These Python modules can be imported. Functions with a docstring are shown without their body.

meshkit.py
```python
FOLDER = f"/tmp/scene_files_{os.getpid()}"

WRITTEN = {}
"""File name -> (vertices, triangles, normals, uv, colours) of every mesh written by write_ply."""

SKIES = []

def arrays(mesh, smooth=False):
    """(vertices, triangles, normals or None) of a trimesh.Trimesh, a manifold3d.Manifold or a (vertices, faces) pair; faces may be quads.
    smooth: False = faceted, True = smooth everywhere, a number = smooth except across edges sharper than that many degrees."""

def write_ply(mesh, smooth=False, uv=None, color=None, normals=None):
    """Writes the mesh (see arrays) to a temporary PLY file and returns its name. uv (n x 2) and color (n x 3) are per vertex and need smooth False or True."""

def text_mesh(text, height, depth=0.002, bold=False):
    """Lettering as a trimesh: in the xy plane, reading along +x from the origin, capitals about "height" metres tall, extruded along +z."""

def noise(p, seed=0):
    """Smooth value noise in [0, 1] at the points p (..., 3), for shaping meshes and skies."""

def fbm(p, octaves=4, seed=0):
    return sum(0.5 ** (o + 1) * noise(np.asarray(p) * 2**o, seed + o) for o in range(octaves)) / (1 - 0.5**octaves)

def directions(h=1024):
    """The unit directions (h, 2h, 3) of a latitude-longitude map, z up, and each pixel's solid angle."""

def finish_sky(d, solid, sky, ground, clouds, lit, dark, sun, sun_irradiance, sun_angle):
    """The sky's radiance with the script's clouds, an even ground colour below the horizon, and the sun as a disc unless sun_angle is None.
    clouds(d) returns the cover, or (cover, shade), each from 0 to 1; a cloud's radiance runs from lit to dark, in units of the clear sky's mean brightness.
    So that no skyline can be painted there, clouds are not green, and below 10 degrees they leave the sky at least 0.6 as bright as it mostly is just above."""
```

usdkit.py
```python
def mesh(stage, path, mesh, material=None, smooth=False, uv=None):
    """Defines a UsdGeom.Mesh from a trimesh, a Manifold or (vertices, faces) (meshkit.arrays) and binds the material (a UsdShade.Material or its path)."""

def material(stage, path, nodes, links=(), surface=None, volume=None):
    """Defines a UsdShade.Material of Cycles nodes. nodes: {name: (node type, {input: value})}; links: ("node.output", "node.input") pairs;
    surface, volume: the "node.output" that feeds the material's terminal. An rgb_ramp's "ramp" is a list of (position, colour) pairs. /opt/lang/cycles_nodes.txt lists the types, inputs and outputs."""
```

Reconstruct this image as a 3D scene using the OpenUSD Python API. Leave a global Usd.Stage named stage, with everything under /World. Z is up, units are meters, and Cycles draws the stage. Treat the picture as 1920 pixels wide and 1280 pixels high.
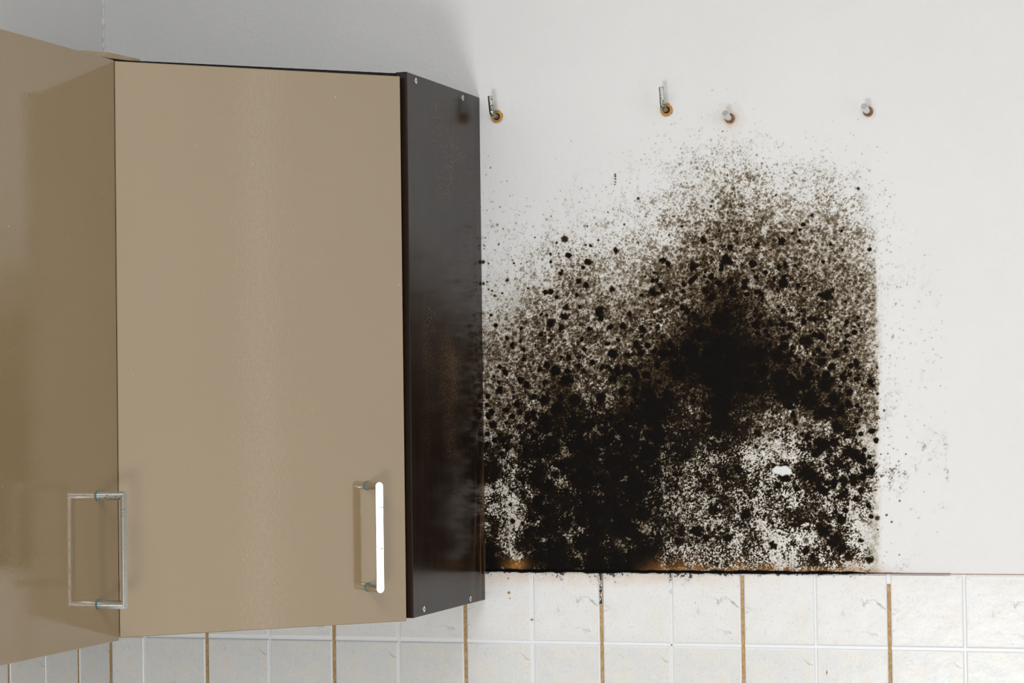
import math
import numpy as np, trimesh, manifold3d as m3
from scipy.ndimage import gaussian_filter, map_coordinates
from pxr import Usd, UsdGeom, UsdLux, UsdShade, Gf, Sdf, Vt
import usdkit, meshkit

stage = Usd.Stage.CreateInMemory()
UsdGeom.SetStageUpAxis(stage, UsdGeom.Tokens.z)
UsdGeom.SetStageMetersPerUnit(stage, 1.0)
UsdGeom.Xform.Define(stage, '/World')
UsdGeom.Scope.Define(stage, '/World/Looks')

# ------------------------------------------------------------------ camera
YAW, PITCH, ROLL = 0.3116, 0.0243, -0.0148
EYE = np.array((1.6914, -3.2827, 1.6886))
F_PX = 4592.3
cam = UsdGeom.Camera.Define(stage, '/World/camera')
fwd = np.array((-math.sin(YAW) * math.cos(PITCH), math.cos(YAW) * math.cos(PITCH), math.sin(PITCH)))
rt = np.array((math.cos(YAW), math.sin(YAW), 0))
up = np.cross(rt, fwd)
rt, up = math.cos(ROLL) * rt + math.sin(ROLL) * up, -math.sin(ROLL) * rt + math.cos(ROLL) * up
cam.AddTransformOp().Set(Gf.Matrix4d(*[*rt, 0, *up, 0, *(-fwd), 0, *EYE, 1]))
cam.CreateHorizontalApertureAttr(36.0)
cam.CreateVerticalApertureAttr(24.0)
cam.CreateFocalLengthAttr(F_PX * 36 / 1920)
cam.CreateClippingRangeAttr((0.05, 100))
cam.CreateFocusDistanceAttr(3.4)
cam.CreateFStopAttr(0)
cam.CreateExposureAttr(-0.22)

# ------------------------------------------------------------------ light
def aim(prim, eye, at):
    z = np.array(eye, float) - np.array(at, float); z /= np.linalg.norm(z)
    x = np.cross((0, 0, 1), z); x /= np.linalg.norm(x)
    y = np.cross(z, x)
    prim.AddTransformOp().Set(Gf.Matrix4d(*[*x, 0, *y, 0, *z, 0, *map(float, eye), 1]))

# the photographer's softbox, low and a little left of the camera
key = UsdLux.RectLight.Define(stage, '/World/softbox_light')
key.CreateWidthAttr(.55); key.CreateHeightAttr(.55)
key.CreateIntensityAttr(32.0)
key.CreateColorAttr(Gf.Vec3f(.975, .99, 1.0))
aim(key, (.98, -3.05, .70), (.80, 0, 1.70))
# daylight in the white-curtained balcony window of the right-hand wall
day = UsdLux.RectLight.Define(stage, '/World/window_daylight')
day.CreateWidthAttr(1.70); day.CreateHeightAttr(2.66)
day.CreateIntensityAttr(2.1)
day.CreateColorAttr(Gf.Vec3f(1.0, .99, .95))
aim(day, (3.58, -1.85, 1.45), (0, -1.85, 1.45))
# the lamp under the ceiling
lamp = UsdLux.RectLight.Define(stage, '/World/ceiling_lamp_light')
lamp.CreateWidthAttr(1.2); lamp.CreateHeightAttr(1.2)
lamp.CreateIntensityAttr(8.3)
lamp.CreateColorAttr(Gf.Vec3f(.98, 1.0, 1.03))
aim(lamp, (.85, -2.4, 2.84), (.85, -2.39, 0))

# ------------------------------------------------------------------ helpers
def lin(*c):
    c = np.array(c, float) / 255
    return np.where(c <= .04045, c / 12.92, ((c + .055) / 1.055) ** 2.4)

used = {}
def path(parent, name):
    base = (parent.GetPath().pathString if parent else '/World') + '/' + name
    k = used.get(base, -1) + 1
    used[base] = k
    return base if k == 0 else f'{base}_{k:03d}'

def tag(p, label=None, cat=None, group=None, kind=None):
    for k, v in (('label', label), ('category', cat), ('group', group), ('kind', kind)):
        if v: p.SetCustomDataByKey(k, v)
    return p

def thing(name, loc=(0, 0, 0), tilt=0, **t):
    x = UsdGeom.Xform.Define(stage, path(None, name))
    x.AddTranslateOp().Set(Gf.Vec3d(*map(float, loc)))
    if tilt: x.AddRotateYOp().Set(tilt)
    return tag(x.GetPrim(), **t)

def obj(name, mesh, mat, parent=None, smooth=30, uv=None, **t):
    if isinstance(mesh, m3.Manifold):
        m = mesh.to_mesh(); mesh = trimesh.Trimesh(m.vert_properties[:, :3], m.tri_verts, process=False)
    p = usdkit.mesh(stage, path(parent, name), mesh, mat, smooth=False if uv is not None else smooth, uv=uv).GetPrim()
    return tag(p, **t)

def box(x0, x1, y0, y1, z0, z1, b=0.0):
    """a box with chamfered edges"""
    if b <= 0:
        return m3.Manifold.cube((x1 - x0, y1 - y0, z1 - z0)).translate((x0, y0, z0))
    pts = []
    for X, sx in ((x0, 1), (x1, -1)):
        for Y, sy in ((y0, 1), (y1, -1)):
            for Z, sz in ((z0, 1), (z1, -1)):
                pts += [(X, Y + sy * b, Z + sz * b), (X + sx * b, Y, Z + sz * b), (X + sx * b, Y + sy * b, Z)]
    return m3.Manifold.hull_points(np.array(pts))

def prism(poly, z0, z1):
    poly = np.array(poly, float)
    if np.cross(poly[1] - poly[0], poly[2] - poly[1]) < 0: poly = poly[::-1]
    return m3.CrossSection([poly]).extrude(z1 - z0).translate((0, 0, z0))

def cyl(a, b, r, n=24, r2=None):
    a, b = np.array(a, float), np.array(b, float); d = b - a; L = np.linalg.norm(d); d /= L
    m = m3.Manifold.cylinder(L, r, r2 if r2 else r, n)
    h = np.array((1, 0, 0)) if abs(d[0]) < .9 else np.array((0, 1, 0))
    x = np.cross(h, d); x /= np.linalg.norm(x); y = np.cross(d, x)
    return m.transform(np.column_stack([x, y, d, a]))

def frame(m, o, ex, ey, ez):
    return m.transform(np.column_stack([ex, ey, ez, o]))

def mat(name, nodes, links=(), surface='p.BSDF'):
    return usdkit.material(stage, '/World/Looks/' + name, nodes, links, surface=surface)

# ------------------------------------------------------------------ materials
PLASTER = np.array((.795, .795, .79))
def plaster(name, col, bump=.25):
    return mat(name, {
        'g': ('geometry', {}),
        'n': ('noise_texture', {'scale': 150., 'detail': 3., 'roughness': .55}),
        'w': ('noise_texture', {'scale': 7., 'detail': 3.}),
        'a': ('math', {'math_type': 'multiply_add', 'value2': .35}),
        'c': ('rgb_ramp', {'ramp': [(.3, tuple(np.array(col) * .985)), (.7, tuple(np.array(col) * 1.01))]}),
        'b': ('bump', {'strength': bump, 'distance': .0020}),
        'p': ('principled_bsdf', {'roughness': .75, 'specular_ior_level': .25})},
        [('g.position', 'n.vector'), ('g.position', 'w.vector'), ('w.fac', 'c.fac'), ('c.color', 'p.base_color'),
         ('w.fac', 'a.value1'), ('n.fac', 'a.value3'), ('a.value', 'b.height'), ('b.normal', 'p.normal')])
M = {}
M['plaster'] = plaster('white_plaster', PLASTER)
M['room'] = plaster('room_paint', (.72, .71, .70), .1)
M['floor'] = plaster('floor_lino', (.42, .38, .34), .1)

M['mould'] = mat('mould', {
    'a': ('attribute', {'attribute': 'tone'}),
    'g': ('geometry', {}),
    'n': ('noise_texture', {'scale': 900., 'detail': 2.}),
    'b': ('bump', {'strength': .3, 'distance': .0006}),
    'p': ('principled_bsdf', {'roughness': .85, 'specular_ior_level': .12})},
    [('a.color', 'p.base_color'), ('g.position', 'n.vector'), ('n.fac', 'b.height'), ('b.normal', 'p.normal')])

DOOR = (.258, .187, .104)
M['lacquer'] = mat('beige_lacquer', {
    'g': ('geometry', {}),
    'w': ('noise_texture', {'scale': 2.2, 'detail': 3., 'roughness': .6}),
    'c': ('rgb_ramp', {'ramp': [(.3, tuple(np.array(DOOR) * .96)), (.7, tuple(np.array(DOOR) * 1.03))]}),
    'sp': ('noise_texture', {'scale': 260., 'detail': 1.}),
    'sr': ('rgb_ramp', {'ramp': [(.80, (0, 0, 0)), (.84, (1, 1, 1))]}),
    'mx': ('mix_color', {'b': (.55, .48, .38)}),
    'n': ('noise_texture', {'scale': 330., 'detail': 1.5}),
    'n2': ('noise_texture', {'scale': 12., 'detail': 1.}),
    'ad': ('math', {'math_type': 'multiply_add', 'value2': 2.0}),
    'b': ('bump', {'strength': .36, 'distance': .00014}),
    'rr': ('map_range', {'from_min': .3, 'from_max': .7, 'to_min': .008, 'to_max': .022}),
    'p': ('principled_bsdf', {'roughness': .04, 'specular_ior_level': .68})},
    [('g.position', 'w.vector'), ('w.fac', 'c.fac'), ('g.position', 'sp.vector'), ('sp.fac', 'sr.fac'), ('sr.color', 'mx.fac'),
     ('c.color', 'mx.a'), ('mx.result', 'p.base_color'), ('g.position', 'n.vector'), ('g.position', 'n2.vector'),
     ('n2.fac', 'ad.value1'), ('n.fac', 'ad.value3'), ('ad.value', 'b.height'), ('b.normal', 'p.normal'), ('w.fac', 'rr.value'), ('rr.result', 'p.roughness')])
M['edge'] = mat('door_edge', {'p': ('principled_bsdf', {'base_color': (.16, .13, .09), 'roughness': .35})})
# dark laminate of the carcass, worn and dusty near the wall
M['carcass'] = mat('dark_carcass', {'p': ('principled_bsdf', {'base_color': (.0050, .0042, .0042), 'roughness': .4, 'specular_ior_level': .2})})
M['wenge'] = mat('wenge_laminate', {
    'g': ('geometry', {}),
    'mp': ('mapping', {'scale': (1, 260., 5.)}),
    'n': ('noise_texture', {'scale': 1., 'detail': 4., 'roughness': .6}),
    'c': ('rgb_ramp', {'ramp': [(.3, (.013, .0078, .0055)), (.7, (.022, .0128, .0090))]}),
    # dust specks, thickest half way along the panel
    'ds': ('noise_texture', {'scale': 520., 'detail': 1.}),
    'dm': ('noise_texture', {'scale': 6., 'detail': 2.}),
    'dd': ('math', {'math_type': 'multiply'}), 'dy': ('map_range', {'from_min': -.27, 'from_max': -.22, 'to_min': 0., 'to_max': 1., 'clamp': True}), 'd3': ('math', {'math_type': 'multiply'}),
    'dr': ('rgb_ramp', {'ramp': [(.375, (0, 0, 0)), (.42, (1, 1, 1))]}),
    'm1': ('mix_color', {'b': (.15, .09, .045)}),
    # rubbed, reddish streaks along the back edge
    'x': ('separate_xyz', {}),
    'ys': ('map_range', {'range_type': 'smoothstep', 'from_min': -.085, 'from_max': -.012, 'to_min': 0., 'to_max': 1., 'clamp': True}),
    'zs': ('map_range', {'range_type': 'smoothstep', 'from_min': 1.66, 'from_max': 1.50, 'to_min': .12, 'to_max': 1., 'clamp': True}),
    'st': ('mapping', {'scale': (1, 90., 9.), 'rotation': (.22, 0, 0)}),
    'sn': ('noise_texture', {'scale': 1., 'detail': 3.}),
    'sr': ('rgb_ramp', {'ramp': [(.46, (0, 0, 0)), (.72, (1, 1, 1))]}),
    'q1': ('math', {'math_type': 'multiply'}), 'q2': ('math', {'math_type': 'multiply'}),
    'm2': ('mix_color', {'b': (.17, .10, .05)}),
    'b': ('bump', {'strength': .12, 'distance': .0004}),
    'rr': ('map_range', {'from_min': .3, 'from_max': .7, 'to_min': .13, 'to_max': .22}),
    'p': ('principled_bsdf', {'roughness': .25, 'specular_ior_level': .16})},
    [('g.position', 'mp.vector'), ('mp.vector', 'n.vector'), ('n.fac', 'c.fac'),
     ('g.position', 'ds.vector'), ('g.position', 'dm.vector'), ('ds.fac', 'dd.value1'), ('dm.fac', 'dd.value2'), ('dd.value', 'dr.fac'), ('x.y', 'dy.value'), ('dr.color', 'd3.value1'), ('dy.result', 'd3.value2'),
     ('d3.value', 'm1.fac'), ('c.color', 'm1.a'),
     ('g.position', 'x.vector'), ('x.y', 'ys.value'), ('x.z', 'zs.value'), ('g.position', 'st.vector'), ('st.vector', 'sn.vector'), ('sn.fac', 'sr.fac'),
     ('ys.result', 'q1.value1'), ('zs.result', 'q1.value2'), ('q1.value', 'q2.value1'), ('sr.color', 'q2.value2'), ('q2.value', 'm2.fac'),
     ('m1.result', 'm2.a'), ('m2.result', 'p.base_color'), ('n.fac', 'b.height'), ('b.normal', 'p.normal'), ('dm.fac', 'rr.value'), ('rr.result', 'p.roughness')])

def metal(name, col, rough, pit, pitcol=(.10, .12, .13)):
    return mat(name, {
        'g': ('geometry', {}),
        'n': ('noise_texture', {'scale': 420., 'detail': 3.}),
        'n2': ('noise_texture', {'scale': 24., 'detail': 1.}),
        'm': ('math', {'math_type': 'multiply'}),
        'r': ('rgb_ramp', {'ramp': [(pit, (0, 0, 0)), (pit + .05, (1, 1, 1))]}),
        'c': ('mix_color', {'a': col, 'b': pitcol}),
        'rr': ('map_range', {'from_min': 0., 'from_max': 1., 'to_min': rough, 'to_max': .6}),
        'b': ('bump', {'strength': .12, 'distance': .0003}),
        'p': ('principled_bsdf', {'metallic': 1.0})},
        [('g.position', 'n.vector'), ('g.position', 'n2.vector'), ('n.fac', 'm.value1'), ('n2.fac', 'm.value2'), ('m.value', 'r.fac'),
         ('r.color', 'c.fac'), ('c.result', 'p.base_color'), ('r.color', 'rr.value'), ('rr.result', 'p.roughness'), ('n.fac', 'b.height'), ('b.normal', 'p.normal')])
M['chrome'] = metal('satin_chrome', (.78, .78, .77), .24, .42)
M['pitted'] = metal('pitted_chrome', (.76, .81, .82), .36, .365)
M['zinc'] = metal('zinc', (.74, .76, .76), .28, .33, (.25, .27, .25))
M['hook'] = metal('dull_zinc', (.62, .64, .57), .30, .28, (.16, .17, .13))
M['verdigris'] = mat('verdigris', {'p': ('principled_bsdf', {'base_color': (.05, .16, .19), 'roughness': .7})})
M['dark'] = mat('dark_recess', {'p': ('principled_bsdf', {'base_color': (.02, .018, .015), 'roughness': .8})})
def speck(name, a, b, scale, rough=.6):
    return mat(name, {
        'g': ('geometry', {}), 'n': ('noise_texture', {'scale': scale, 'detail': 3.}),
        'c': ('rgb_ramp', {'ramp': [(.35, a), (.65, b)]}),
        'p': ('principled_bsdf', {'roughness': rough})},
        [('g.position', 'n.vector'), ('n.fac', 'c.fac'), ('c.color', 'p.base_color')])
M['plug'] = speck('ochre_plastic', (.42, .20, .04), (.62, .34, .09), 500.)
M['rust'] = speck('rusty_washer', (.16, .07, .03), (.42, .24, .13), 700.)
M['ochre'] = speck('ochre_grout', (.38, .235, .10), (.54, .36, .17), 260., .9)
M['splash'] = speck('dried_splash', (.26, .13, .05), (.45, .27, .10), 400.)
M['wood'] = speck('raw_wood', (.36, .27, .16), (.46, .36, .23), 60., .6)
M['frame'] = mat('window_white', {'p': ('principled_bsdf', {'base_color': (.8, .8, .8), 'roughness': .3})})
M['whitegrout'] = mat('white_glaze', {'p': ('principled_bsdf', {'base_color': (.80, .81, .82), 'roughness': .28})})

# glazed tile: a print that repeats every 20 cm (uv, metres), whiter on the bevels
M['tile'] = mat('glazed_tile', {
    't': ('texture_coordinate', {}),
    'sx': ('separate_xyz', {}),
    'n': ('noise_texture', {'scale': 26., 'detail': 6., 'roughness': .72}),
    'c1': ('rgb_ramp', {'ramp': [(.30, (.765, .74, .695)), (.50, (.785, .778, .76)), (.70, (.785, .80, .80))]}),
    'c2': ('rgb_ramp', {'ramp': [(.30, (.72, .68, .61)), (.44, (.745, .73, .69)), (.56, (.69, .70, .69)), (.72, (.75, .765, .77))]}),
    'k': ('map_range', {'range_type': 'smoothstep', 'from_min': .085, 'from_max': .125, 'to_min': 1., 'to_max': 0., 'clamp': True}),
    'cm': ('mix_color', {}),
    # thin meandering veins and grey pitting of the print
    'v': ('noise_texture', {'scale': 17., 'detail': 5., 'roughness': .6, 'distortion': .6}),
    'vr': ('rgb_ramp', {'ramp': [(.484, (0, 0, 0)), (.499, (1, 1, 1)), (.514, (0, 0, 0))]}),
    'vm': ('noise_texture', {'scale': 11., 'detail': 1.}),
    'vmr': ('rgb_ramp', {'ramp': [(.52, (0, 0, 0)), (.62, (.95, .95, .95))]}),
    'vv': ('math', {'math_type': 'multiply'}),
    'm1': ('mix_color', {'b': (.40, .38, .34)}),
    'f': ('noise_texture', {'scale': 330., 'detail': 3., 'roughness': .7}),
    'fr': ('rgb_ramp', {'ramp': [(.56, (0, 0, 0)), (.72, (.38, .38, .38))]}),
    'm2': ('mix_color', {'b': (.40, .39, .36)}),
    'g': ('geometry', {}), 'gn': ('separate_xyz', {}), 'gab': ('math', {'math_type': 'maximum'}),
    'ax': ('math', {'math_type': 'absolute'}), 'ay': ('math', {'math_type': 'absolute'}),
    'gr': ('map_range', {'from_min': .985, 'from_max': .93, 'to_min': 0., 'to_max': 1., 'clamp': True}),
    'm3': ('mix_color', {'b': (.80, .81, .82)}),
    'ps': ('separate_xyz', {}), 'pz': ('map_range', {'range_type': 'smoothstep', 'from_min': 1.424, 'from_max': 1.449, 'to_min': 0., 'to_max': .85, 'clamp': True}),
    'pxr': ('map_range', {'range_type': 'smoothstep', 'from_min': 1.02, 'from_max': .84, 'to_min': .12, 'to_max': 1., 'clamp': True}),
    'pm': ('math', {'math_type': 'multiply'}), 'pn': ('noise_texture', {'scale': 60., 'detail': 5., 'roughness': .7}), 'pm2': ('math', {'math_type': 'multiply'}),
    'm4': ('mix_color', {'b': (.60, .38, .22)}),
    'b': ('bump', {'strength': .35, 'distance': .0012}),
    'bn': ('noise_texture', {'scale': 45., 'detail': 3.}),
    'p': ('principled_bsdf', {'roughness': .27, 'specular_ior_level': .5})},
    [('t.UV', 'n.vector'), ('t.UV', 'v.vector'), ('t.UV', 'vm.vector'), ('t.UV', 'sx.vector'), ('t.UV', 'bn.vector'), ('g.position', 'f.vector'),
     ('n.fac', 'c1.fac'), ('n.fac', 'c2.fac'), ('sx.y', 'k.value'), ('k.result', 'cm.fac'), ('c1.color', 'cm.a'), ('c2.color', 'cm.b'),
     ('v.fac', 'vr.fac'), ('vm.fac', 'vmr.fac'), ('vr.color', 'vv.value1'), ('vmr.color', 'vv.value2'), ('vv.value', 'm1.fac'), ('cm.result', 'm1.a'),
     ('f.fac', 'fr.fac'), ('fr.color', 'm2.fac'), ('m1.result', 'm2.a'),
     ('g.true_normal', 'gn.vector'), ('gn.x', 'ax.value1'), ('gn.y', 'ay.value1'), ('ax.value', 'gab.value1'), ('ay.value', 'gab.value2'),
     ('gab.value', 'gr.value'), ('gr.result', 'm3.fac'), ('m2.result', 'm3.a'), ('m3.result', 'm4.a'), ('g.position', 'ps.vector'), ('g.position', 'pn.vector'), ('ps.z', 'pz.value'), ('ps.x', 'pxr.value'), ('pz.result', 'pm.value1'), ('pxr.result', 'pm.value2'), ('pm.value', 'pm2.value1'), ('pn.fac', 'pm2.value2'), ('pm2.value', 'm4.fac'), ('m4.result', 'p.base_color'),
     ('bn.fac', 'b.height'), ('b.normal', 'p.normal')])

# ------------------------------------------------------------------ the mould growth, computed on the wall
COLONIES = "7135,19140,42 7196,18907,35 7467,18814,42 7878,18949,39 7404,18737,25 8213,19667,18 7628,19111,18 7021,19093,18 6929,18827,18 7514,19033,18 7440,19047,14 8621,18748,35 8550,18794,39 8407,18525,32 8500,18458,32 8406,18360,46 8534,18379,28 6928,18412,35 6845,18404,28 7440,18492,35 7332,18540,35 7819,18417,39 6286,18588,25 5928,18859,21 5927,18553,21 6006,18471,16 6057,18448,16 6092,18373,16 6207,18409,14 6168,19099,14 6386,18827,14 6702,19178,12 6234,19314,9 6196,19628,9 6060,20188,9 5995,20091,7 6304,19990,7 6493,18815,9 5970,19198,9 5941,19098,12 6009,18833,11 5985,18578,11 5949,19044,9 6589,18465,18 7069,18657,25 7097,18708,18 6927,18942,14 7301,18352,25 7009,18325,25 8239,18327,21 8297,18576,14 8206,19056,11 8004,19315,12 8645,19145,14 7599,19335,11 7471,19308,14 7773,19493,11 6945,19468,9 8423,18633,18 7886,20016,12 7886,19990,12 7887,19952,12 7888,19911,11 7879,19877,9 9439,18773,60 9372,18674,38 9507,18944,34 9880,18959,34 10514,19213,26 10473,19153,19 11043,19113,19 10893,18938,19 10371,19101,19 11418,18854,22 11280,19677,19 8620,18743,34 9229,18554,41 9142,18357,49 8966,18516,30 8838,18457,34 9136,18553,22 9349,18461,34 8831,18365,26 9499,18478,34 9515,18331,38 9693,18390,38 9857,18526,26 9859,18322,26 9719,18293,30 10103,18502,26 10179,18658,34 10254,18529,26 10230,18435,49 10436,18400,26 10513,18345,26 10713,18271,22 9993,18591,26 9253,18275,30 8538,18377,30 10785,18703,26 10894,18221,26 9353,19178,19 9595,19155,19 9675,19500,11 10641,19341,19 10186,19031,19 10461,18994,22 11051,18866,15 8827,19261,19 9246,19522,15 10150,19632,13 9423,20542,9 6041,18104,19 6106,17956,23 6484,17908,25 6270,17777,30 6340,17668,33 6765,17812,32 6773,18094,21 6859,18084,23 7091,18072,35 6467,17724,26 6899,17728,25 6687,17666,16 6518,17468,32 6152,17369,26 6238,17292,35 6067,17238,25 6140,17149,26 6462,17170,44 6549,17116,44 6151,17046,46 6816,17147,42 6848,17383,42 6974,17296,62 7118,17168,67 7200,17158,35 6746,17323,39 7304,17360,42 7522,17405,35 7148,17290,39 7169,17490,32 7069,17492,21 7404,17590,35 7364,17731,35 7333,17478,25 7475,17880,28 7783,17887,39 7972,17903,39 8061,18074,32 8249,17845,46 7888,17710,28 7731,17670,32 7795,17521,53 8162,17649,46 8226,17521,46 8308,17632,32 8037,17496,35 8538,17515,63 8423,17561,35 7657,17341,39 7738,17349,32 7881,17268,49 7998,17309,56 8111,17272,53 7807,17174,49 8283,17217,53 8455,17353,42 8469,17128,39 8166,17150,25 8637,17625,39 8729,17261,105 8689,17521,53 6809,16884,67 6975,16768,79 6817,16621,74 6407,16849,44 6654,16728,39 6451,16731,35 6561,16650,49 6661,16632,39 6239,16760,39 6035,16736,46 5978,16675,39 6041,16560,53 7250,16869,88 7623,16916,62 7236,16573,105 7444,16518,70 7895,16513,67 7781,16644,46 8041,16624,56 7939,16998,53 8128,17004,46 8170,16856,46 8079,16779,39 8323,16958,88 8391,16715,158 7730,16333,70 8000,16339,63 7314,16310,88 7195,16259,70 6884,16209,70 6648,16386,49 6517,16195,44 6307,16381,32 6186,16320,35 6066,16330,32 6250,16232,39 6169,16145,32 5973,16957,32 5962,16834,28 5956,16428,32 5954,16287,32 6340,16671,32 6430,16520,35 6705,16500,32 6246,16584,21 6132,16409,21 8346,16146,105 8194,16155,28 8421,16369,105 6718,16123,44 7448,16187,62 8888,18093,35 8984,18048,35 9426,18174,32 9941,18212,32 10155,18112,21 9911,17991,32 9848,17881,49 9843,18069,21 10220,17881,42 10314,17841,46 10039,17919,25 10056,17868,25 9982,17781,28 10505,17899,42 10651,17930,35 10438,17994,25 10482,18053,21 10749,18139,21 11086,18161,18 11093,17890,28 11064,17844,18 11201,17743,32 11006,17764,25 11185,17821,18 11253,17831,14 11295,17788,14 10659,17726,32 10741,17704,42 10225,17685,39 10382,17783,21 10611,17617,21 10223,17575,46 10034,17592,25 11063,17611,21 11122,17606,25 10841,17565,25 10352,17555,28 10703,17510,35 10941,17458,53 11069,17498,32 11493,17543,12 10135,17449,70 9893,17462,88 10316,17471,39 10289,17361,42 10426,17367,28 10554,17322,35 10726,17344,42 10869,17274,46 11133,17294,35 11202,17360,28 10770,17453,28 11488,17266,18 11029,17144,49 11114,17185,32 11056,17220,25 10799,17174,53 11198,17108,28 11241,17166,18 10883,17104,46 10789,17047,88 10352,17062,70 10506,17043,63 10569,17169,49 10147,17151,88 9941,17257,70 11110,16941,46 11281,17027,18 11424,17028,21 11490,16910,18 10940,16479,70 10571,16822,105 10263,16911,105 10287,16775,70 10896,16834,79 11208,16754,32 11266,16694,28 11098,16781,53 10987,16698,63 10808,16683,70 10336,16655,35 11405,16415,35 11461,16289,32 11252,16375,28 11083,16393,35 10885,16277,35 10528,16340,46 10460,16383,25 10664,16279,53 10808,16244,53 11078,16132,63 10626,16102,39 11356,16072,25 11271,16055,53 11573,16685,16 11616,16455,7 11568,16347,5 9343,17936,105 9076,17770,88 8914,17567,105 9390,17643,105 9248,17526,123 9510,17504,105 9701,17449,88 9297,17285,141 9507,17281,123 9328,17045,158 9306,16788,141 9319,16531,123 9154,17185,105 8964,17360,88 9781,17038,88 7397,15849,102 7401,15753,97 7622,15778,74 7054,15973,56 6952,15869,46 6687,15914,70 6694,15756,63 6839,15703,70 6474,15792,44 7224,15789,42 7112,15624,42 7839,15821,53 8089,15751,70 8327,16129,105 7950,16011,123 7788,16012,88 8104,15595,105 6708,15494,70 6816,15354,88 6849,15179,105 7305,15197,70 7507,15388,123 7597,15319,105 7400,15458,70 7744,15492,70 7105,15162,79 7539,15110,105 7881,15111,105 8042,15077,105 6594,15249,62 6554,15038,53 6756,15039,79 6698,14864,79 6863,14882,70 7026,14830,105 7318,14884,88 7500,14919,105 5996,14791,105 6030,14615,105 6695,14707,88 6951,14656,123 7224,14640,70 7496,14659,123 7820,14661,105 8035,14662,105 8305,14801,105 8213,14594,141 6317,15196,35 6464,15161,28 6283,15424,28 8224,15284,88 7831,15319,70 11362,16067,29 11267,16034,57 11165,16120,72 11087,16138,72 10767,16227,72 10696,16158,54 11385,15878,43 11298,15870,36 11141,15759,72 11019,15743,65 11262,15793,47 10671,15710,47 10724,15761,43 10784,15726,43 10687,15641,50 10756,15606,43 10889,15726,54 11171,15502,36 11016,15588,54 11242,15613,36 10499,15883,108 10585,15796,72 11373,15270,29 11459,15244,29 11342,15416,29 11029,15338,32 10975,15227,54 11230,14944,32 10883,14951,108 10746,15054,90 10968,14831,72 10479,14794,40 11053,14728,54 11346,14696,43 9196,15365,63 8976,15068,63 9659,15295,63 10041,14862,36 10566,14726,43 10007,14896,29 10558,16229,36 10890,16278,36 11461,16272,25 11446,15955,18 11756,16005,11 11760,15475,11 11521,15809,14 11721,15945,9 11852,16098,9 11612,16108,9 11518,16100,9 11559,16023,7 11639,15903,11 11582,15860,9 11687,16176,7 11753,15859,9 11580,15287,14 11647,15193,14 11456,15090,11 11741,14753,9 10181,15798,54 10234,15781,43 10109,15694,36 10372,15642,43"
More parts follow.
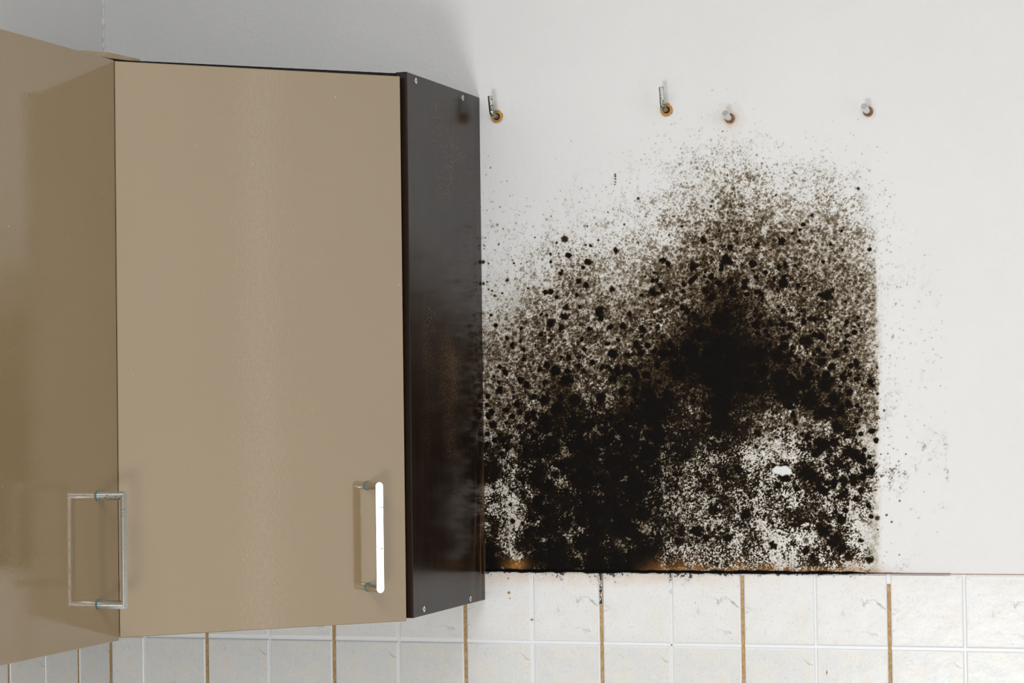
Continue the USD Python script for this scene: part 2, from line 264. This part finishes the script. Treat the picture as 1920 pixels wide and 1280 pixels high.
DENSITY = "9484728795969696969691857568636058565452484431090201\
8975568190868891929282726456514640393841413728080100\
8369507887818492929284767167635749464552554837130100\
7663457587838693949387807875746961565256585344180201\
7161457690899093949490868482777268635960605849200301\
7164537686838693949492918884746761585562696656240403\
6663598089858791929394959084756658535159687163280403\
6464638190909193929294968883868166575062737567310402\
6061637888939491909093958579919279685870837968310301\
5355587384929184848892958680929690837482898166310301\
4951546880888678798590949088949795929090897863320301\
4547526475828480818488919395979796949288837360320301\
4142465767757775767883899396979796928881746555330301\
3536394857656765656673818793959590847671665951330301\
2929293847565955535462728088919287817368645749330401\
2322202838495346434351627383888985797367625547300301\
1413131928414538353341526475828580746862564941250301\
1010101318262928262530395163737871655953484132180200\
0808080911141616171823293950616861554944403325110100\
0606060607080909101116223139495448433835322619070100\
0505040404040505060711162329364036322928262318060100\
0404030302030303040407111519242724222119181512040000\
0303020101010202020204060912151715131210090705020000\
0202010100010101010203040607091008070504040302000000\
0101000000000000000001020304040504030201010101000000\
0000000000000000000000010101020201010000000000000000\
0000000000000000000000000000010100000000000000000000"
FILM = "5957545150505050505050494644413835323030303025202020\
3435373940404040404041403734312722171212121212121212\
2931343840424445485155575044383225191212131315161616\
2628333741444751566167716253443628211314161719212121\
2830343842475156626875796856453630241820222526272727\
3537404247525763687480847260473832262024293435333333\
4647495155606571758084877563514134272027354344393939\
5153576064687275788184878074686049392834435251404040\
5457637074767779808283848687888368533844526056393939\
5255616872737374767981848689918880726364656758363636\
4952586568686868717580848790929288848076726856333333\
4748535760616262677278848790929288848074686250313130\
4243464951525355596673808488929287817569625544282828\
3435373940414243495664727884909183756761554940252525\
2526272931323436414754616976848779716457524637222222\
1516182123252730343945505968778274676054484334181818\
0909121416182022253034394858687366595246413628131212\
0404070911121314172024283747586356494237332922090909\
0202040506070708101316192634424641363127232015070706\
0101010202020202030507091521273027232017151209040404\
0000000000000000010304061014182118161412100806020202\
0000000000000000010203040608101110090807060504000000\
0000000000000000000102030405060706060505040403000000\
0000000000000000000101020303040504040403030202000000\
0000000000000000000101010202030303020202020101000000\
0000000000000000000000000101010101010100000000000000\
0000000000000000000000000000000000000000000000000000"
STEP = .0007
X_OCHRE = .7594
MX = np.arange(.5897, 1.2420, STEP)
MZ = np.arange(1.4000, 2.1150, STEP)

def synth_mould():
    rng = np.random.default_rng(5)
    H, W = len(MZ), len(MX)
    px = lambda r: r / STEP
    def g(s, sx=None):
        a = gaussian_filter(rng.standard_normal((H, W)), (s, sx or s), mode='wrap')
        return a / a.std()
    def rank(a):
        o = np.empty(a.size); o[np.argsort(a, axis=None)] = np.linspace(0, 1, a.size)
        return o.reshape(a.shape)
    sm = lambda x, a, b: np.clip((x - a) / (b - a), 0, 1) ** 2 * (3 - 2 * np.clip((x - a) / (b - a), 0, 1))
    XX, ZZ = np.meshgrid(MX, MZ)
    # growth and film density, measured on the wall every 25 mm
    def field(t):
        t = np.array([int(t[i:i + 2]) for i in range(0, len(t), 2)], float).reshape(27, 26) / 99
        wx, wz = XX + .0045 * g(9) + .004 * g(25), ZZ + .0045 * g(9) + .004 * g(25)
        return np.clip(map_coordinates(t, [(wz - 1.45) / .025, (wx - .575) / .025], order=1, mode='nearest'), 0, 1)
    D, F = field(DENSITY), np.clip(field(FILM) - .05, 0, 1)
    xe = 1.1445 + (ZZ - 1.46) * .0187 + .0007 * g(3) + .0008 * g(25, 3)
    edge = 1 / (1 + np.exp(-(xe - XX) / .0017))
    wl = sm(ZZ, 1.63, 1.58)
    D = D + wl * sm(XX, .655, .672) * sm(XX, .8475, .8435) * (np.maximum(D, .74) - D)
    D = D + wl * sm(XX, .8435, .8475) * sm(XX, .97, .90) * (np.minimum(D, .70) - D)
    D = np.maximum(D * edge, np.minimum(D, .035)) * np.where(XX > xe, 1, np.clip(D * 12, .25, 1))
    F = np.maximum(F, .42 * np.exp(-((xe - XX) / .016) ** 2) * sm(ZZ, 1.90, 1.80)) * edge
    low = sm(ZZ, 1.73, 1.61)
    Ds = D * (1 - (.80 - .30 * low) * F) + .75 * F * D ** (9 - 4 * low)
    Ds = Ds * (1 - .02 * low)
    Ds = np.clip(Ds + .20 * g(8) * low * (.35 + .65 * sm(XX, .86, .83)) * np.sqrt(np.clip(Ds * (1 - Ds), 0, 1)) * 2 + .10 * g(14) * np.sqrt(np.clip(Ds * (1 - Ds), 0, 1)) * 2, 0, 1) * (D > .002)
    u1 = rank(.6 * g(.75) + .4 * g(2.0) + .22 * g(7))
    u2 = rank(.75 * g(.7) + .42 * g(1.3) + (.14 + .26 * sm(XX, .96, 1.06)) * g(4))
    cover = lambda u, d, s: np.clip((d * (1 + s) - u) / s, 0, 1)
    sp = cover(u1, Ds, .35) * (1 - low) + cover(u2, Ds * (1 - .10 * low), .62) * low
    # single small spots
    dots = np.zeros((H, W)); spots = np.zeros((H, W)); halo = np.zeros((H, W))
    jag = g(1.4) * .16 + g(3) * .12
    def stamp(x, z, r, a, soft=.55, hal=0.0, dots=dots):
        i, j = (z - MZ[0]) / STEP, (x - MX[0]) / STEP
        R = r / STEP; k = int(R * 2.6 + 2)
        i0, i1, j0, j1 = max(int(i) - k, 0), min(int(i) + k + 2, H), max(int(j) - k, 0), min(int(j) + k + 2, W)
        if i0 >= i1 or j0 >= j1: return
        dd = np.hypot(np.arange(i0, i1)[:, None] - i, np.arange(j0, j1)[None] - j) / max(R, .55)
        v = a * np.clip((1 + soft - dd - jag[i0:i1, j0:j1] * min(1, R / 3)) / (2 * soft), 0, 1)
        np.maximum(dots[i0:i1, j0:j1], v, out=dots[i0:i1, j0:j1])
        if hal:
            np.maximum(halo[i0:i1, j0:j1], hal * np.exp(-(dd / 1.25) ** 2), out=halo[i0:i1, j0:j1])
    n = 0
    up = sm(ZZ, 1.60, 1.78)
    pr = np.clip(D, 0, 1) * (1 - .95 * D) * (.12 + .88 * up) * (1 - .5 * F)
    cum = np.cumsum(pr, axis=None); tot = cum[-1]
    N = 15000
    pick = np.searchsorted(cum, rng.random(N) * tot)
    for p in pick:
        i, j = divmod(int(p), W)
        d = D[i, j]
        r = .00045 + rng.gamma(1.4, .00036) * (.35 + 1.1 * min(d * 2.0, 1))
        stamp(MX[j], MZ[i], min(r, .0033), min(1, .42 + .5 * d + rng.random() * .35), .6, .25 if r > .0012 else 0)
    for t in COLONIES.split():
        x, z, r = (float(v) * 1e-4 for v in t.split(','))
        stamp(x, z, r, 1.0, .32 if r < .008 else .5, .6 if r > .0016 else .25, spots)
    # further colonies in the dense field
    big = pr * 0 + (D > .45) * sm(ZZ, 1.99, 1.85) * F * sm(XX, .63, .69)
    cum = np.cumsum(big, axis=None)
    for p in np.searchsorted(cum, rng.random(260) * cum[-1]):
        i, j = divmod(int(p), W)
        stamp(MX[j], MZ[i], .0012 + rng.gamma(2, .0009), .75 + .25 * rng.random(), .4, .4, spots)
    white, black = PLASTER, lin(12, 9, 6)
    mix = lambda a, b, t: a + (b - a) * t[..., None]
    grain = .5 + .5 * np.clip(g(.8) * .45 + g(2.5) * .35, -1, 1)
    fleck = np.clip((rank(.6 * g(.8) + .5 * g(2.2) + .35 * g(9)) - (1 - .10 * np.clip(F * 1.4, 0, 1))) / .02, 0, 1) * (1 - sm(D, .95, .995))
    # optical depth of the growth: film, specks, spots
    od = (2.15 - .75 * low) * F ** 1.05 * np.clip(.25 + 1.5 * grain, .1, 2) + 1.1 * halo * (1 - .5 * low)
    od = od + np.clip(sp, 0, 1) * (1.1 + 1.0 * sm(D, .3, .9) + 4.4 * low)
    od = od * (1 - .82 * fleck)
    od = od + dots ** 1.3 * (1.5 + .8 * sm(D, .08, .55)) + spots ** 1.2 * (2.6 + 3.4 * sm(D, .05, .3)) + sm(D, .78, .97) * (2.7 - 2.1 * low)
    c = black + (white - black) * np.exp(-od[..., None] * np.array((.87, 1.0, 1.21)))
    # the flake scraped bare
    bx, bz = (XX - 1.0166) / .0125, (ZZ - 1.5887) / .0062
    bare = np.clip((1.15 - np.hypot(bx, bz) + .12 * g(3)) / .25, 0, 1)
    c = mix(c, white * .95, bare)
    # rust-coloured stain above the joint, black joint, specks and a peach tint on the tile tops
    zj = 1.4508
    h = ZZ - zj
    runs = .5 + .5 * np.clip(g(40, 7), -1, 1)
    ost = np.exp(-(np.maximum(h, 0) / (.004 + .006 * runs)) ** 1.3) * (h > -.001) * sm(XX, .80, .86) * sm(XX, 1.20, 1.10) * .8
    ost = np.maximum(ost, .75 * np.exp(-((h - .006) / .010) ** 2 - ((XX - .635) / .014) ** 2))
    c = mix(c, lin(176, 122, 62), np.clip(ost * (.55 + .5 * grain), 0, .9))
    drip = np.clip(g(60, .9) - 1.7, 0, 1) * np.exp(-np.maximum(h, 0) / .02) * sm(XX, .88, .93) * sm(XX, 1.15, 1.1)
    c = mix(c, lin(60, 40, 22), np.clip(drip, 0, .8))
    # tiles
    below = h < 0
    tint = .8 * np.exp(-((XX - .838) / .016) ** 2 + h / .005) * below
    c[below] = white
    c = mix(c, lin(214, 178, 140), np.clip(tint * (.35 + 1.0 * grain), 0, .8) * below)
    pt = sm(XX, 1.16, 1.12) * (.75 * np.exp(h / .0030) + .26 * np.exp(h / .011) * sm(XX, .93, .86))
    pt = pt * (.65 + .35 * np.clip(g(18), -1, 1.5))
    tsp = cover(rank(.5 * g(.8) + .5 * g(1.7) + .25 * g(6)), np.clip(pt, 0, 1), .12) * below
    c = mix(c, lin(34, 24, 17), tsp * .92)
    for xj, zj2, wj in ((X_OCHRE, .034, .0022), (X_OCHRE + .1, .014, .0010)):
        js = cover(rank(.6 * g(.8) + .6 * g(2.5)), np.clip(1.15 * np.exp((h + .004) / zj2 * 1.2) * (np.abs(XX - xj) < wj), 0, .9), .2) * below
        c = mix(c, lin(40, 27, 16), js * .95)
    half = .0017 * sm(XX, 1.20, 1.05) + .00055 + .0005 * np.clip(g(2.5, 6), -1, 2) * sm(XX, 1.2, 1.1)
    line = np.clip((half - np.abs(h + .0002)) / .0007 + .5, 0, 1)
    lc = mix(np.broadcast_to(black, (H, W, 3)), lin(126, 84, 46), sm(XX, 1.12, 1.17))
    c = c + (lc - c) * line[..., None]
    # rust round the hook holes
    for x, z, r, a in ((.6168, 2.0905, .010, .5), (.8637, 2.0875, .009, .4), (.9531, 2.0712, .014, .75), (1.1432, 2.0712, .007, .7)):
        rr = np.hypot(XX - x, ZZ - z) / r + .12 * g(5)
        c = mix(c, lin(190, 140, 96), a * np.exp(-(rr / .62) ** 3) * (.6 + .4 * grain))
        c = mix(c, lin(214, 190, 170), .35 * a * np.exp(-(rr / 1.8) ** 2))
    show = np.abs(c - white).sum(-1) > np.where(below, .55, .10)
    lift = np.clip((XX - .5915) / .002, 0, 1) * (.00015 + .0009 * np.clip(spots, 0, 1) * sm(D, .1, .4) * (h > 0) + .0002 * np.clip(sp, 0, 1))
    return c, show, lift

# ------------------------------------------------------------------ the room
RX, RY, RZ = 3.6, -4.4, 2.90
ZT, ROW, X0 = 1.4500, .0992, .6594           # top of the tiling, tile row, a joint on the back wall
struct = dict(kind='structure')
obj('floor', box(-.1, RX + .1, RY - .1, .1, -.06, 0), M['floor'], **struct, label='plain kitchen floor below the wall cabinets')
obj('ceiling', box(-.1, RX + .1, RY - .1, .1, RZ, RZ + .06), M['room'], **struct, label='plain white ceiling of the room')
wall_back = tag(UsdGeom.Xform.Define(stage, path(None, 'wall_back')).GetPrim(), label='white plastered back wall with mould above light tiling', kind='structure')
wall_left = tag(UsdGeom.Xform.Define(stage, path(None, 'wall_left')).GetPrim(), label='white side wall behind the leftmost cabinet, tiled below', kind='structure')
obj('plaster', box(-.1, RX + .1, 0, .1, 0, RZ), M['plaster'], wall_back)
obj('plaster', box(-.1, 0, RY - .1, 0, 0, RZ), M['plaster'], wall_left)
wr = m3.Manifold.cube((.1, -RY, RZ)).translate((RX, RY, 0)) - box(RX - .1, RX + .2, -2.72, -.98, .08, 2.82)
obj('wall_right', wr, M['room'], **struct, label='white wall to the right, with the window')
obj('wall_front', box(-.1, RX + .1, RY - .1, RY, 0, RZ), M['room'], **struct, label='white wall behind the camera')
win = tag(UsdGeom.Xform.Define(stage, path(None, 'window_1')).GetPrim(), label='white framed balcony window in the right wall', kind='structure')
fr = box(RX + .02, RX + .08, -2.72, -.98, .08, 2.82) - box(RX, RX + .2, -2.66, -1.04, .13, 2.77)
obj('window_frame', fr, M['frame'], win)
obj('window_sash', box(RX + .025, RX + .075, -1.88, -1.82, .13, 2.77, .004), M['frame'], win)

# uneven beads of filler run down the corner of the two walls
rng = np.random.default_rng(11)
zz = np.linspace(2.128, 2.88, 170)
rr = .0026 + .0030 * np.clip(rng.standard_normal(170) * .55 + .25 * np.sin(zz * 90), -.8, 1.6)
ang = np.linspace(0, 2 * np.pi, 9)[:-1]
pts = np.array([[(.001 + r * (math.cos(a) * .9 + .0), -.001 + r * math.sin(a) * .9, z) for a in ang] for r, z in zip(rr, zz)]).reshape(-1, 3)
fc = [(i * 8 + j, i * 8 + (j + 1) % 8, (i + 1) * 8 + (j + 1) % 8, (i + 1) * 8 + j) for i in range(169) for j in range(8)]
obj('corner_bead', (pts, np.array(fc)), M['plaster'], wall_back, smooth=True)

# ------------------------------------------------------------------ tiling
TF = .0040                                    # how far the tile faces stand out of the plaster
def tile_mesh(w, h, gl, gr, gb, gt, d=TF, bev=.0022):
    """a tile pad w x h with its back at y 0 and its face at -d; gl.. are the half joints left, right, bottom, top"""
    x0, x1, z0, z1 = gl, w - gr, gb, h - gt
    rings = [(0, 0), (0, .55 * d), (.45 * bev, .86 * d), (bev, d)]
    v = []
    for i, y in rings:
        v += [(x0 + i, -y, z0 + i), (x1 - i, -y, z0 + i), (x1 - i, -y, z1 - i), (x0 + i, -y, z1 - i)]
    f = []
    for k in range(3):
        a = 4 * k
        for j in range(4):
            f.append((a + j, a + (j + 1) % 4, a + 4 + (j + 1) % 4, a + 4 + j))
    f.append((12, 13, 14, 15))
    v, f = np.array(v), np.array(f)
    q = v[f.ravel()]                          # faceted
    return q, np.arange(len(q)).reshape(-1, 4)

def place_tile(parent, origin, along, w, h, half, row, gl, gr, gb, gt, jit):
    v, f = tile_mesh(w, h, gl, gr, gb, gt)
    uv = np.column_stack([v[:, 0] + .1 * half + .013, v[:, 2] + (.1 if row % 2 == 0 else 0.0)])
    P = np.array(origin) + v[:, :1] * np.array(along) + v[:, 2:] * np.array((0, 0, 1.)) + v[:, 1:2] * np.cross(along, (0, 0, 1.)) * -1 + 0
    # tiny unevenness of the laying
    P = P + jit
    f2 = np.vstack([f[:, [0, 1, 2]], f[:, [0, 2, 3]]])
    obj('tile', (P, f2), M['tile'], parent, uv=uv)

rng = np.random.default_rng(3)
ROWS = 3
kmin, kmax = -6, 11
GO, GW = .0024, .0014
GH = .0020                         # half widths of the ochre joints and of the white grooves
for k in range(kmin - 1, kmax):
    xa, xb = max(X0 + .1 * k, 0.004), X0 + .1 * (k + 1)
    w = xb - xa
    la, lb = (k % 2 != 0), ((k + 1) % 2 != 0)   # ochre joints at odd k
    gl, gr = (GO if la else GW), (GO if lb else GW)
    if k == kmin - 1: gl = .001
    for r in range(ROWS):
        zb = ZT - ROW * (r + 1)
        place_tile(wall_back, (xa, 0, zb), (1, 0, 0), w, ROW, 0 if la else 1, r, gl, gr, GH if r % 2 == 0 else GO, .0010 if r == 0 else (GH if r % 2 else GO), (0, rng.uniform(0, .0003), 0))
LJ = -.1025                                   # first ochre joint on the left wall
for k in range(-1, 9):
    yb = LJ - .1 * (k + 1)                    # far end towards the room
    ya = LJ - .1 * k if k >= 0 else -.0045
    w = ya - yb
    lb, la = ((k + 1) % 2 == 0), (k % 2 == 0)
    gl, gr = (GO if lb else GW), (GO if la else GW)
    if k == -1: gr = .001
    for r in range(ROWS):
        zb = ZT - ROW * (r + 1)
        place_tile(wall_left, (0, yb, zb), (0, 1, 0), w, ROW, 0 if lb else 1, r, gl, gr, GH if r % 2 == 0 else GO, .0010 if r == 0 else (GH if r % 2 else GO), (-rng.uniform(0, .0003), 0, 0))
zb = ZT - ROW * ROWS
obj('groove_bed', box(.0012, X0 + .1 * kmax, -.0016, -.0001, zb, ZT - .0003), M['whitegrout'], wall_back)
obj('groove_bed', box(.0001, .0016, LJ - .9, -.0017, zb, ZT - .0003), M['whitegrout'], wall_left)
for k in range(kmin, kmax):
    if k % 2 == 0: continue
    x = X0 + .1 * k
    top = {5: .0135, 3: .004}.get(k, .0012)
    obj('grout_line', box(x - .0022, x + .0022, -.0026, -.0016, zb, ZT - top, .0003), M['ochre'], wall_back)
obj('grout_line', box(.0016, .0046, -.0046, -.0016, zb, ZT - .0008, .0006), M['ochre'], wall_back, label='ochre grout in the corner of the two walls')
for k in range(0, 9, 2):
    y = LJ - .1 * k
    obj('grout_line', box(.0016, .0026, y - .0022, y + .0022, zb, ZT - .0012, .0003), M['ochre'], wall_left)

# ------------------------------------------------------------------ cabinets
W, DP, H, ZB = .5900, .2964, .7097, 1.4098    # corner cabinet: width, side depth, height, underside
S = math.sqrt(.5)
TILT = math.degrees(.0018)
PT = .016
DL = .3117                                    # front of the left cabinet's door
YC = -.5787                                   # where the two door fronts meet
N45 = np.array((S, -S, 0)); T45 = np.array((S, S, 0)); UPV = np.array((0, 0, 1.))
zmid = ZB

cab = thing('corner_cabinet', (0, 0, ZB + .0007), TILT, label='diagonal corner wall cabinet with wide beige door and dark brown end panel', cat='cabinet', group='beige wall cabinets')
L = lambda m: m.translate((0, 0, -ZB)) if isinstance(m, m3.Manifold) else m
g = .0014
obj('end_panel', L(box(W - PT, W, -DP, -g, ZB, ZB + H, .0007)), M['wenge'], cab, label='dark brown end panel with dusty, rubbed back edge')
obj('side_panel', L(box(.004, .2900, -.5745, -.5585, ZB, ZB + H)), M['carcass'], cab)
plan = [(.004, -.0025), (W - PT - .0005, -.0025), (W - PT - .0005, -DP + .003), (.2905, -.5560), (.004, -.5560)]
obj('top_panel', L(prism(plan, ZB + H - PT - .002, ZB + H - .0008)), M['carcass'], cab)
obj('bottom_panel', L(prism(plan, ZB, ZB + PT)), M['carcass'], cab)
obj('back_panel', L(box(.006, W - PT - .001, -.0060, -.0028, ZB + PT + .0005, ZB + H - PT - .003)), M['carcass'], cab)
# the door: right end at (W - .0055, -.306), left end against the left cabinet's door
dr0 = np.array((DL + .0003, YC + .0003, 0)); dr1 = np.array((W - .0058, -.3063, 0))
dl = np.linalg.norm(dr1 - dr0)
ZD0, ZD1 = ZB - .0030, ZB + H - .0068
def door(length, z0, z1, th=.018):
    return box(0, length, -th, 0, 0, z1 - z0, .0008)          # x along, y: 0 is the front
# along T45, front normal N45: local y axis = -(inward) -> N45
dmesh = door(dl, ZD0, ZD1)
place = lambda m: L(frame(m, dr0 + UPV * ZD0, T45, N45, UPV))
def flip(m):  # the frame (T45, N45, UP) is left-handed: mirror keeps the solid right side out
    return m
obj('door', place(dmesh), M['lacquer'], cab, smooth=20)

def handle(o, along, out, up, length, stand=.036, r=.0053):
    """a mitred D pull: two posts and a bar of round stock with a planed, flat face. o is on the door's front, at the lower post's axis"""
    out, up = map(np.array, (out, up))
    top = o + up * length
    posts = cyl(o, o + out * (stand + r), r, 32) + cyl(top, top + out * (stand + r), r, 32)
    bar = cyl(o - up * r + out * stand, top + up * r + out * stand, r, 32)
    reach = m3.Manifold.hull(posts)                       # the mitre: the bar inside the sweep of the posts
    return (posts + (bar ^ reach)).trim_by_plane(tuple(-out), -float(o @ out) - stand - r * .12)
def rings(parent, o, out, up, length, m):
    for k in (0, 1):
        c = o + np.array(up) * length * k
        obj('post_collar', L(cyl(c + np.array(out) * .0002, c + np.array(out) * .0014, .0059, 24)), m, parent, label='blue-green corroded foot of the pull')

HS = dict(length=.1300)
o1 = np.array((.5468, -.3436, 1.4532))
o1 = o1 - N45 * ((o1 - dr0) @ N45 - .0001)
h1 = obj('handle', L(handle(o1, T45, N45, UPV, **HS)), M['chrome'], cab, label='satin chrome D-shaped pull handle')
rings(h1, o1, N45, UPV, .13, M['verdigris'])
# confirmat screws in the end panel
def screw(y, z, parent, rot):
    c = np.array((W + .0001, y, z))
    ex = np.array((1., 0, 0))
    head = cyl(c, c + ex * .0008, .0040, 24) - cyl(c + ex * .0003, c + ex * .002, .0017, 6)
    s = obj('screw', L(head), M['zinc'], parent, label='zinc screw head')
    obj('socket', L(cyl(c + ex * .0002, c + ex * .00035, .0016, 6)), M['dark'], s)
for i, (y, z) in enumerate(((-.2645, 2.1114), (-.0755, 2.1104), (-.2579, 1.4183), (-.0698, 1.4163))):
    screw(y, z, cab, i)

lcab = thing('wall_cabinet', (0, 0, ZB + .0004), TILT, label='leftmost wall cabinet with glossy beige door on the side wall', cat='cabinet', group='beige wall cabinets')
LY1 = YC - .0008 - .600
obj('side_panel', L(box(.004, DL - .0190, YC - .0170 - .0006, YC - .0008, ZB - .004, ZB + H)), M['carcass'], lcab)
obj('side_panel', L(box(.004, DL - .0190, LY1, LY1 + PT, ZB - .004, ZB + H)), M['carcass'], lcab)
obj('top_panel', L(box(.004, DL - .0190, LY1 + PT, YC - .0176, ZB + H - PT, ZB + H - .0012)), M['carcass'], lcab)
obj('bottom_panel', L(box(.004, DL - .0190, LY1 + PT, YC - .0176, ZB - .004, ZB + PT)), M['carcass'], lcab)
obj('back_panel', L(box(.005, .008, LY1 + PT, YC - .0176, ZB + PT, ZB + H - PT)), M['carcass'], lcab)
obj('door', L(box(DL - .018, DL, LY1, YC - .0004, ZB - .0060, ZB + H - .0055, .0008)), M['lacquer'], lcab, smooth=20)
o2 = np.array((DL + .0001, -.6335, 1.4524))
EX = np.array((1., 0, 0)); EY = np.array((0, 1., 0))
h2 = obj('handle', L(handle(o2, EY, EX, UPV, **HS)), M['pitted'], lcab, label='pitted chrome D-shaped pull handle')
rings(h2, o2, EX, UPV, .13, M['verdigris'])

# the filler strip lying on the cabinets in the corner
def strip(pts, z0, hs):
    v = [(x, y, z0) for x, y in pts] + [(x, y, z0 + h) for (x, y), h in zip(pts, hs)]
    return m3.Manifold.hull_points(np.array(v))
zt = ZB + H + .0002
fs = strip([(.2500, -.6450), (.2560, -.5720), (.2700, -.5500), (.2850, -.6450), (.2880, -.5720), (.2960, -.5600)], zt, [.0005, .006, .007, .0005, .006, .007])
fs2 = strip([(.2700, -.5500), (.2560, -.5720), (.2960, -.5600), (.2860, -.5760), (.3080, -.5080), (.3170, -.5160)], zt, [.007, .006, .007, .006, .0030, .0030])
obj('filler_strip', fs + fs2, M['wood'], label='thin raw wood strip lying on the cabinet tops in the corner', cat='wood strip')

# ------------------------------------------------------------------ hooks in the wall
def bent(pts, r, n=16):
    parts = [m3.Manifold.hull(m3.Manifold.sphere(r, n).translate(tuple(a)) + m3.Manifold.sphere(r, n).translate(tuple(b))) for a, b in zip(pts[:-1], pts[1:])]
    return m3.Manifold.batch_boolean(parts, m3.OpType.Add)
def hook(x, z, pts, r, plug, label, seed):
    t = thing('wall_hook', (x, 0, z), label=label, cat='hook', group='hooks left in the bare wall')
    rg = np.random.default_rng(seed)
    P = [np.array(p, float) for p in pts]
    # round the bends
    Q = [P[0]]
    for a, b, c in zip(P[:-2], P[1:-1], P[2:]):
        for u in np.linspace(0, 1, 6):
            p0, p1 = b + (a - b) / np.linalg.norm(a - b) * .006, b + (c - b) / np.linalg.norm(c - b) * .006
            Q.append((1 - u) ** 2 * p0 + 2 * u * (1 - u) * b + u * u * p1)
    Q.append(P[-1])
    rod = bent(Q, r)
    d = (P[-1] - P[-2]) / np.linalg.norm(P[-1] - P[-2])
    rod = rod.trim_by_plane(tuple(-d), -float(P[-1] @ d))          # sawn-off end
    obj('shank', rod, M['hook' if plug else 'zinc'], t)
    if plug:
        an = np.linspace(0, 2 * np.pi, 23)[:-1]
        ro = .0090 + .0011 * rg.standard_normal(22) * .5
        cs = m3.CrossSection([np.column_stack([ro * np.cos(an), ro * np.sin(an)])]) - m3.CrossSection.circle(.0050, 24)
        ring = cs.extrude(.0016).rotate((90, 0, 0)).translate((0, -.0001, 0))
        obj('plug', ring, M['plug'], t, label='ochre wall plug rim')
        obj('hole', cyl((0, -.0001, 0), (0, -.0006, 0), .0049, 24), M['dark'], t)
    else:
        ring = cyl((0, -.0001, 0), (0, -.0022, 0), .0070, 20) - cyl((0, -.0010, 0), (0, -.005, 0), .0054, 20)
        obj('washer', ring, M['rust'], t, label='rusty ring round the shank')
    return t
hook(.6168, 2.0905, [(0, -.0005, 0), (-.0005, -.022, .001), (-.002, -.024, .0270)], .0034, True, 'upright bent steel hook in ochre plug, nearest the cabinet', 1)
hook(.8637, 2.0875, [(0, -.0005, 0), (-.0005, -.022, .001), (-.0010, -.024, .0295)], .0034, True, 'upright bent steel hook in ochre plug, second from the cabinet', 2)
hook(.9531, 2.0712, [(0, -.0005, 0), (-.0008, -.014, .0012), (-.0016, -.024, .0052)], .0044, False, 'short screw hook in rust-stained hole above the mould peak', 3)
hook(1.1432, 2.0712, [(0, -.0005, 0), (-.0008, -.014, .0012), (-.0014, -.024, .0048)], .0044, False, 'short screw hook farthest right on the clean wall', 4)

# the brown joint over the tiles, beyond the mould, and a few dried splashes on the glaze
obj('joint_crack', box(1.2405, 2.2, -.0012, -.0001, ZT - .0003, ZT + .0005), M['rust'], wall_back, label='thin brown crack above the tiles')
for x, z, a, b in ((.6254, 1.4197, .0021, .0019), (.6248, 1.4398, .0010, .0015), (.6267, 1.4116, .0010, .0010), (.6584, 1.3824, .0022, .0011),
                   (.8594, 1.3505, .0013, .0011), (1.0739, 1.3170, .0009, .0027), (.8940, 1.4087, .0006, .0006), (.9255, 1.4126, .0007, .0007), (.9367, 1.4172, .0006, .0006)):
    obj('splash', m3.Manifold.sphere(1, 12).scale((a, .0003, b)).translate((x, -TF - .0002, z)), M['splash'], wall_back, smooth=True)

# ------------------------------------------------------------------ mould
tone, show, lift = synth_mould()
Hn, Wn = show.shape
ids = np.arange(Hn * Wn).reshape(Hn, Wn)
cell = show[:-1, :-1] | show[1:, :-1] | show[:-1, 1:] | show[1:, 1:]
a, b, c, d = ids[:-1, :-1][cell], ids[:-1, 1:][cell], ids[1:, 1:][cell], ids[1:, :-1][cell]
F4 = np.stack([a, b, c, d], 1)
base = np.where(MZ < ZT + .0004, TF + .0003, .0002)[:, None]
XX, ZZ = np.meshgrid(MX, MZ)
V = np.stack([XX, -(base + lift), ZZ], -1).reshape(-1, 3)
T = np.clip(tone, .002, 1).reshape(-1, 3)
def mould_object(name, sel, **t):
    f = F4[sel]
    keep, inv = np.unique(f, return_inverse=True)
    f = inv.reshape(-1, 4)
    p = UsdGeom.Mesh.Define(stage, path(None, name))
    p.CreatePointsAttr(Vt.Vec3fArray.FromNumpy(V[keep].astype(np.float32)))
    tri = np.vstack([f[:, [0, 1, 2]], f[:, [0, 2, 3]]])
    p.CreateFaceVertexCountsAttr(Vt.IntArray.FromNumpy(np.full(len(tri), 3, np.int32)))
    p.CreateFaceVertexIndicesAttr(Vt.IntArray.FromNumpy(tri.astype(np.int32).ravel()))
    p.CreateSubdivisionSchemeAttr('none')
    UsdGeom.PrimvarsAPI(p).CreatePrimvar('tone', Sdf.ValueTypeNames.Color3fArray, 'vertex').Set(Vt.Vec3fArray.FromNumpy(T[keep].astype(np.float32)))
    UsdShade.MaterialBindingAPI.Apply(p.GetPrim()).Bind(M['mould'])
    return tag(p.GetPrim(), **t)
mould_object('mould_patch', np.ones(len(F4), bool), label='large black mould patch spread over the white wall beside the cabinet', cat='mould', kind='stuff')
